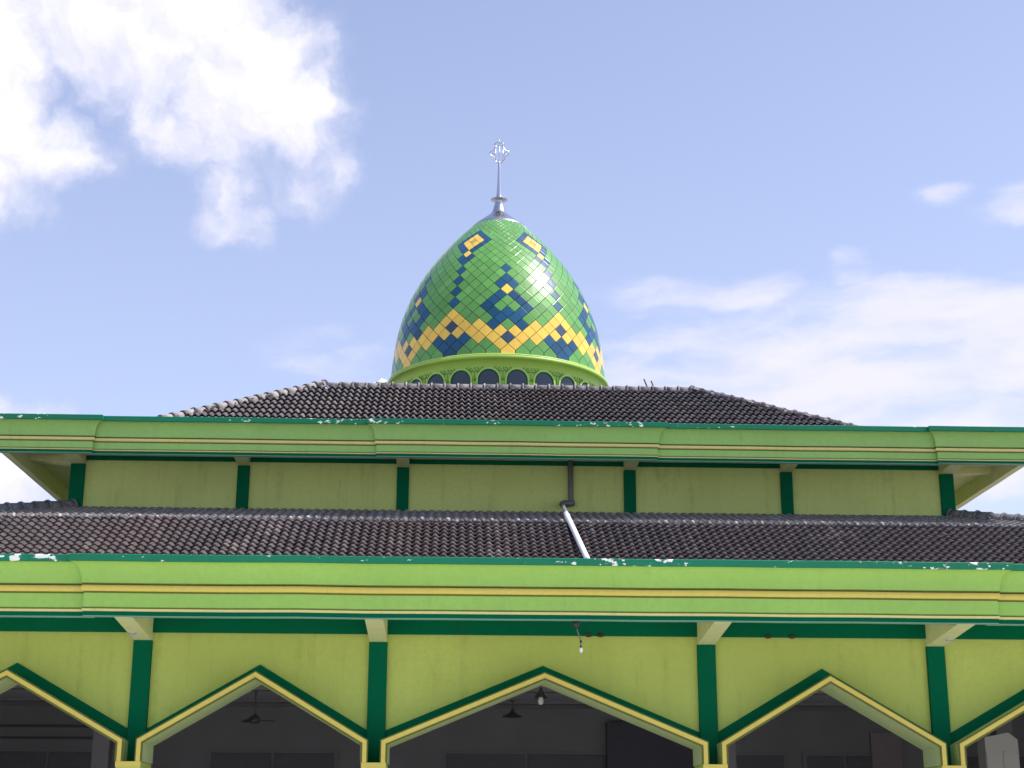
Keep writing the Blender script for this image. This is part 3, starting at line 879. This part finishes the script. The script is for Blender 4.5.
# hanging cord with an empty socket under the lower soffit
hc = thing('hanging_socket', 'black ball socket with a dangling cord and pale plug below the green beam', 'light fitting', (0.51, -1.95, 5.75))
q = MB(); q.lathe([(0.05, 5.752), (0.05, 5.70), (0.02, 5.69), (0.018, 5.46)], (0.51, -1.95), 12); q.build('stem', M['black'], hc, smooth=True)
q = MB(); q.lathe([(0.0, 5.47), (0.05, 5.45), (0.075, 5.40), (0.07, 5.35), (0.04, 5.31), (0.0, 5.30)], (0.51, -1.95), 16); q.build('socket', M['black'], hc, smooth=True)
q = MB(); q.tube([(0.515, -1.95, 5.32), (0.53, -1.95, 5.24), (0.565, -1.95, 5.15), (0.585, -1.95, 5.08), (0.59, -1.95, 4.95)], 0.011, 6); q.build('cord', M['pipegrey'], hc, smooth=True)
for dz in (0.0, -0.10):
    q = MB(); q.tube([(0.588, -1.95, 5.08 + dz), (0.59, -1.95, 5.04 + dz)], 0.022, 8); q.build('connector', M['black'], hc)
q = MB(); q.tube([(0.59, -1.95, 4.95), (0.592, -1.95, 4.93), (0.594, -1.95, 4.86)], [0.02, 0.032, 0.026], 10); q.build('plug', M['white'], hc, smooth=True)

# drain pipe: grey downpipe on the upper wall, white run across the lower roof
dp = thing('drain_pipe', 'drain pipe, grey down the upper wall then white across the lower tiles', 'pipe', (1.45, 12.4, 10.6))
yw = UYW - 0.10
q = MB(); q.tube([(1.54, yw, 11.95), (1.54, yw, 11.0), (1.54, yw - 0.01, 10.78), (1.50, yw - 0.05, 10.70), (1.42, yw - 0.10, 10.67)], 0.075, 14); q.build('downpipe', M['pipegrey'], dp, smooth=True)
q = MB(); q.tube([(1.62, yw - .02, 10.72), (1.50, yw - 0.06, 10.69), (1.34, yw - 0.10, 10.68), (1.28, yw - 0.3, 10.62)], 0.092, 14); q.build('elbow', M['pipegrey'], dp, smooth=True)
q = MB(); q.tube([(0.62, 1.9, 8.24), (0.53, 0.30, 7.87), (0.513, 0.10, 7.80), (0.53, -0.12, 7.70), (0.69, -2.25, 6.56), (0.695, -2.36, 6.51)], 0.055, 14); q.build('roof_pipe', M['pipewhite'], dp, smooth=True)
q = MB(); q.tube([(1.30, yw - 0.15, 10.64), (1.07, 8.6, 9.74), (0.62, 1.9, 8.24)], 0.052, 14); q.build('roof_pipe', M['pipegrey'], dp, smooth=True)

# two steel rods standing on the ridge
for i, (x, lean, h, lb) in enumerate(((4.66, -0.13, 0.36, 'taller rusty rod sticking up from the ridge right of the dome'), (4.88, -0.11, 0.30, 'shorter rusty rod beside the taller one on the roof ridge'))):
    q = MB(); q.tube([(x + 0.0, YR, ZR + 0.06), (x + lean * .5, YR, ZR + 0.06 + h * .5), (x + lean, YR + .01, ZR + 0.06 + h)], 0.024, 8)
    tag(q.build('steel_rod', M['rust'], None, True, loc=(x, YR, ZR)), lb, 'rod', 'rods on the roof ridge')
# white scrap of plastic on the ridge left of the dome
q = MB()
gx, gy, gz = -4.55, 19.6, 16.12
ns, ms = 9, 5
for a in range(ns):
    for b in range(ms):
        q.v.append((gx + a * 0.055, gy + b * 0.08, gz + 0.12 + 0.11 * math.sin(a * 0.9 + b * 1.7) * math.sin(a * PI / (ns - 1)) + 0.10 * math.sin(b * PI / (ms - 1)) + 0.12 * (a / ns)))
for a in range(ns - 1):
    for b in range(ms - 1):
        i = a * ms + b; q.f.append((i, i + 1, i + ms + 1, i + ms)); q.m.append(0)
so_ = q.build('plastic_sheet', M['white'], None, True, loc=(gx, gy, gz))
tag(so_, 'crumpled white plastic scrap on the ridge left of the dome', 'plastic scrap')
# dark lumps along the foot of the green beam
for i, (x, lb) in enumerate(((0.90, 'small dark lump under the green beam, first one right of the hanging cord'), (1.13, 'small dark lump under the green beam, second one right of the hanging cord'), (4.45, 'left one of two dark lumps under the green beam beyond the third pillar'), (4.93, 'right one of two dark lumps under the green beam beyond the third pillar'))):
    q = MB(); c0 = Vector((x, -0.06, 5.418)); S = 8
    for a in range(5):
        th = PI * a / 4
        for b in range(S):
            ph = 2 * PI * b / S
            rr_ = 1 + 0.25 * math.sin(3 * ph + i) * math.sin(th)
            q.v.append((c0.x + 0.075 * rr_ * math.sin(th) * math.cos(ph), c0.y + 0.045 * rr_ * math.sin(th) * math.sin(ph), c0.z - 0.0 + 0.045 * math.cos(th)))
    for a in range(4):
        for b in range(S):
            w = (b + 1) % S; q.f.append((a * S + b, a * S + w, a * S + S + w, a * S + S + b)); q.m.append(0)
    tag(q.build('dark_lump', M['lumpdark'], None, True, loc=tuple(c0)), lb, 'unidentified lump', 'dark lumps under the green beam')
# cable clamps on two brackets
for x, lb in ((-7.86, 'grey cable clamp fixed under the bracket above the leftmost pillar'), (7.86, 'grey cable clamp fixed under the bracket above the rightmost pillar')):
    t = thing('cable_clamp', lb, 'clamp', (x, -0.75, 5.30), 'cable clamps on the brackets')
    q = MB(); q.box((x - .07, -0.80, 5.285), (x + .07, -0.70, 5.306)); q.build('plate', M['steel'], t)
    q = MB(); q.tube([(x - .05, -.75, 5.287), (x - .05, -.75, 5.25), (x, -.75, 5.235), (x + .05, -.75, 5.25), (x + .05, -.75, 5.287)], 0.014, 7); q.build('hook', M['palepanel'], t, True)
# gabled pale cabinet inside the hall, at the right
cx, cy = 10.1, 3.2
cab = thing('cabinet', 'pale gable topped cabinet standing in the hall behind the rightmost arch', 'cabinet', (cx, cy, 0.3))
q = MB(); q.prism([(cx - .36, cy, 0.3), (cx + .36, cy, 0.3), (cx + .36, cy, 3.66), (cx + .16, cy, 3.80), (cx - .36, cy, 3.70)], (0, 0.5, 0)); fixn(q.build('cabinet_body', M['palepanel'], cab))
for dx in (-.18, .18):
    q = MB(); q.box((cx + dx - .165, cy - .02, 0.45), (cx + dx + .165, cy - .002, 3.40)); q.build('door', M['palepanel'], cab)

# ------------------------------------------------------------------ light and sky
sunv = Vector((0.534, -0.088, 0.841)).normalized()
el = math.asin(sunv.z); az = math.atan2(sunv.x, sunv.y)
sl = bpy.data.lights.new('sun', 'SUN'); sl.energy = 3.8; sl.angle = R(0.55); sl.color = (1.0, 0.96, 0.90)
suno = bpy.data.objects.new('sun', sl); col.objects.link(suno)
suno.location = (20, 20, 60)
suno.rotation_euler = sunv.to_track_quat('Z', 'Y').to_euler()

w = bpy.data.worlds.new('World'); scn.world = w; w.use_nodes = True
nt = w.node_tree; nt.nodes.clear()
out = nt.nodes.new('ShaderNodeOutputWorld'); bg = nt.nodes.new('ShaderNodeBackground')
sky = nt.nodes.new('ShaderNodeTexSky'); sky.sky_type = 'NISHITA'; sky.sun_disc = False
sky.sun_elevation = el; sky.sun_rotation = az; sky.air_density = 1.0; sky.dust_density = 1.2; sky.ozone_density = 2.0; sky.altitude = 100
STR = 0.10
tc = nt.nodes.new('ShaderNodeTexCoord')
sx = nt.nodes.new('ShaderNodeSeparateXYZ'); nt.links.new(tc.outputs['Generated'], sx.inputs[0])
azn = math2(nt, 'MULTIPLY', math2(nt, 'ARCTAN2', sx.outputs[0], sx.outputs[1]), 180 / PI)
eln = math2(nt, 'MULTIPLY', math2(nt, 'ARCSINE', sx.outputs[2]), 180 / PI)
cv = nt.nodes.new('ShaderNodeCombineXYZ'); nt.links.new(azn, cv.inputs[0]); nt.links.new(eln, cv.inputs[1])
P0 = cv.outputs[0]                                        # direction as degrees of azimuth and elevation
def vmath(op, a, b):
    n = nt.nodes.new('ShaderNodeVectorMath'); n.operation = op
    for i, v in enumerate((a, b)):
        if isinstance(v, tuple): n.inputs[i].default_value = v
        else: nt.links.new(v, n.inputs[i])
    return n
def vnoise(vec, scale, detail, rough=0.55):
    n = nt.nodes.new('ShaderNodeTexNoise'); n.inputs['Scale'].default_value = scale; n.inputs['Detail'].default_value = detail; n.inputs['Roughness'].default_value = rough
    nt.links.new(vec, n.inputs['Vector']); return n
wn = vnoise(P0, 0.22, 5, 0.6)
warp = vmath('SUBTRACT', wn.outputs['Color'], (0.5, 0.5, 0.5)).outputs[0]
sclw = vmath('MULTIPLY', warp, (4.5, 4.0, 0)).outputs[0]
PW = vmath('ADD', P0, sclw).outputs[0]
def blob(caz, cel, ra, re, amp, vec):
    d = vmath('SUBTRACT', vec, (caz, cel, 0)).outputs[0]
    d = vmath('MULTIPLY', d, (1 / ra, 1 / re, 0)).outputs[0]
    l = nt.nodes.new('ShaderNodeVectorMath'); l.operation = 'LENGTH'; nt.links.new(d, l.inputs[0])
    n = nt.nodes.new('ShaderNodeMapRange'); n.interpolation_type = 'SMOOTHSTEP'
    n.inputs['From Min'].default_value = 1.0; n.inputs['From Max'].default_value = 0.15
    n.inputs['To Min'].default_value = 0.0; n.inputs['To Max'].default_value = amp
    nt.links.new(l.outputs['Value'], n.inputs['Value'])
    return n.outputs['Result']
def total(L, op='ADD'):
    s = L[0]
    for x in L[1:]: s = math2(nt, op, s, x)
    return s
CUM = [(-12.5, 29.0, 8.2, 5.2, 1.15), (-9.2, 27.4, 5.4, 4.4, 1.1), (-6.6, 26.0, 3.6, 3.0, .95), (-9.8, 25.4, 4.6, 3.4, .72), (-6.6, 24.2, 3.8, 2.6, .55), (-9.2, 22.9, 2.8, 2.6, .52),
       (-18.6, 25.4, 4.0, 6.0, 1.0), (-16.4, 23.6, 4.0, 3.0, 1.0), (-18.2, 22.4, 4.6, 2.6, .9), (-16.6, 12.8, 3.6, 3.2, .95), (-16, 31.5, 7, 4.0, 1.0), (-17.5, 28.4, 6, 3.4, .62)]
CIR = [(17.5, 18.0, 10, 3.2, .85), (21, 17.0, 8, 4.4, .9), (10.5, 17.9, 7.5, 2.2, .72), (13.5, 15.8, 13, 4.6, .95), (7.8, 15.9, 6, 3.4, .75), (22.0, 21.9, 2.6, 1.2, .7), (19.0, 22.5, 1.5, .6, .46), (15.7, 19.9, 2.0, 1.0, .55), (-4.2, 17.5, 4.4, 1.8, .45), (20, 13.5, 12, 4, .9), (10.5, 19.6, 6.5, 1.1, .62), (15.5, 19.0, 5, 1.3, .7), (15.8, 20.6, 1.3, .7, .42), (7.5, 16.3, 3.0, 2.2, .75)]
def cumulus(vec):
    hi = vnoise(vec, 0.34, 9, 0.56).outputs['Fac']
    cu = total([blob(*b[:4], b[4], vec) for b in CUM], 'MAXIMUM')
    return cu, math2(nt, 'ADD', cu, math2(nt, 'MULTIPLY', math2(nt, 'SUBTRACT', hi, 0.5), 1.7))
cu, d1 = cumulus(PW)
_, d1s = cumulus(vmath('ADD', PW, (0.55, 0.75, 0)).outputs[0])      # density a little nearer the sun
m1 = nt.nodes.new('ShaderNodeMapRange'); m1.interpolation_type = 'SMOOTHSTEP'; m1.inputs['From Min'].default_value = 0.02; m1.inputs['From Max'].default_value = 0.86
nt.links.new(d1, m1.inputs['Value'])
gate = nt.nodes.new('ShaderNodeMapRange'); gate.inputs['From Min'].default_value = 0.0; gate.inputs['From Max'].default_value = 0.25; nt.links.new(cu, gate.inputs['Value'])
mask1 = math2(nt, 'MULTIPLY', m1.outputs['Result'], gate.outputs['Result'])
PH = vmath('ADD', P0, vmath('MULTIPLY', warp, (3.0, 1.4, 0)).outputs[0]).outputs[0]
st2 = vmath('MULTIPLY', PH, (0.55, 1.7, 0)).outputs[0]
ci_n = vnoise(st2, 0.34, 7, 0.53).outputs['Fac']
ci = total([blob(*b[:4], b[4], PH) for b in CIR], 'MAXIMUM')
d2 = math2(nt, 'ADD', ci, math2(nt, 'MULTIPLY', math2(nt, 'SUBTRACT', ci_n, 0.5), 2.3))
m2 = nt.nodes.new('ShaderNodeMapRange'); m2.interpolation_type = 'SMOOTHSTEP'; m2.inputs['From Min'].default_value = 0.10; m2.inputs['From Max'].default_value = 1.15; m2.inputs['To Max'].default_value = 0.88
nt.links.new(d2, m2.inputs['Value'])
gate2 = nt.nodes.new('ShaderNodeMapRange'); gate2.inputs['From Min'].default_value = 0.0; gate2.inputs['From Max'].default_value = 0.3; nt.links.new(ci, gate2.inputs['Value'])
mask2 = math2(nt, 'MULTIPLY', m2.outputs['Result'], gate2.outputs['Result'])
mask = math2(nt, 'MAXIMUM', mask1, mask2)
# thin general veil of high haze, thicker towards the horizon
veil = nt.nodes.new('ShaderNodeMapRange'); veil.inputs['From Min'].default_value = 40; veil.inputs['From Max'].default_value = 5; veil.inputs['To Min'].default_value = 0.10; veil.inputs['To Max'].default_value = 0.42
nt.links.new(eln, veil.inputs['Value'])
skc = mixc(nt, 1.0, sky.outputs[0], (1.36, 1.23, 1.24), 'MULTIPLY')
HAZE = (5.0, 5.2, 7.0)
CLOUD = (6.3, 6.25, 6.6)
c1 = mixc(nt, veil.outputs['Result'], skc, HAZE)
c2 = mixc(nt, mask2, c1, (5.7, 5.55, 6.5))
c2 = mixc(nt, mask1, c2, mixc(nt, math2(nt, 'MULTIPLY', ramp(nt, d1, 0.35, 1.0), ramp(nt, math2(nt, 'SUBTRACT', d1, d1s), -0.42, 0.10)), (4.9, 4.95, 6.1), CLOUD))
nt.links.new(c2, bg.inputs['Color']); bg.inputs['Strength'].default_value = STR
nt.links.new(bg.outputs[0], out.inputs[0])

# ------------------------------------------------------------------ camera
cd = bpy.data.cameras.new('camera'); cam = bpy.data.objects.new('camera', cd); col.objects.link(cam)
pit, yaw, roll = 0.28565, 0.0383, 0.0034
fw = Vector((math.sin(yaw) * math.cos(pit), math.cos(yaw) * math.cos(pit), math.sin(pit)))
rt = Vector((math.cos(yaw), -math.sin(yaw), 0)); uu = rt.cross(fw)
r2 = rt * math.cos(roll) + uu * math.sin(roll); u2 = -rt * math.sin(roll) + uu * math.cos(roll)
mat = Matrix(((r2.x, u2.x, -fw.x, -1.7901), (r2.y, u2.y, -fw.y, -30.488), (r2.z, u2.z, -fw.z, 1.6), (0, 0, 0, 1)))
cam.matrix_world = mat
cd.sensor_width = 36; cd.lens = 1542.4 / 1024 * 36; cd.clip_end = 5000; cd.clip_start = 0.1
scn.camera = cam
scn.view_settings.view_transform = 'Standard'; scn.view_settings.look = 'None'
scn.view_settings.exposure = 0.76; scn.view_settings.gamma = 1.0
scn.view_settings.use_curve_mapping = False
scn.cycles.use_denoising = True
scn.cycles.max_bounces = 8
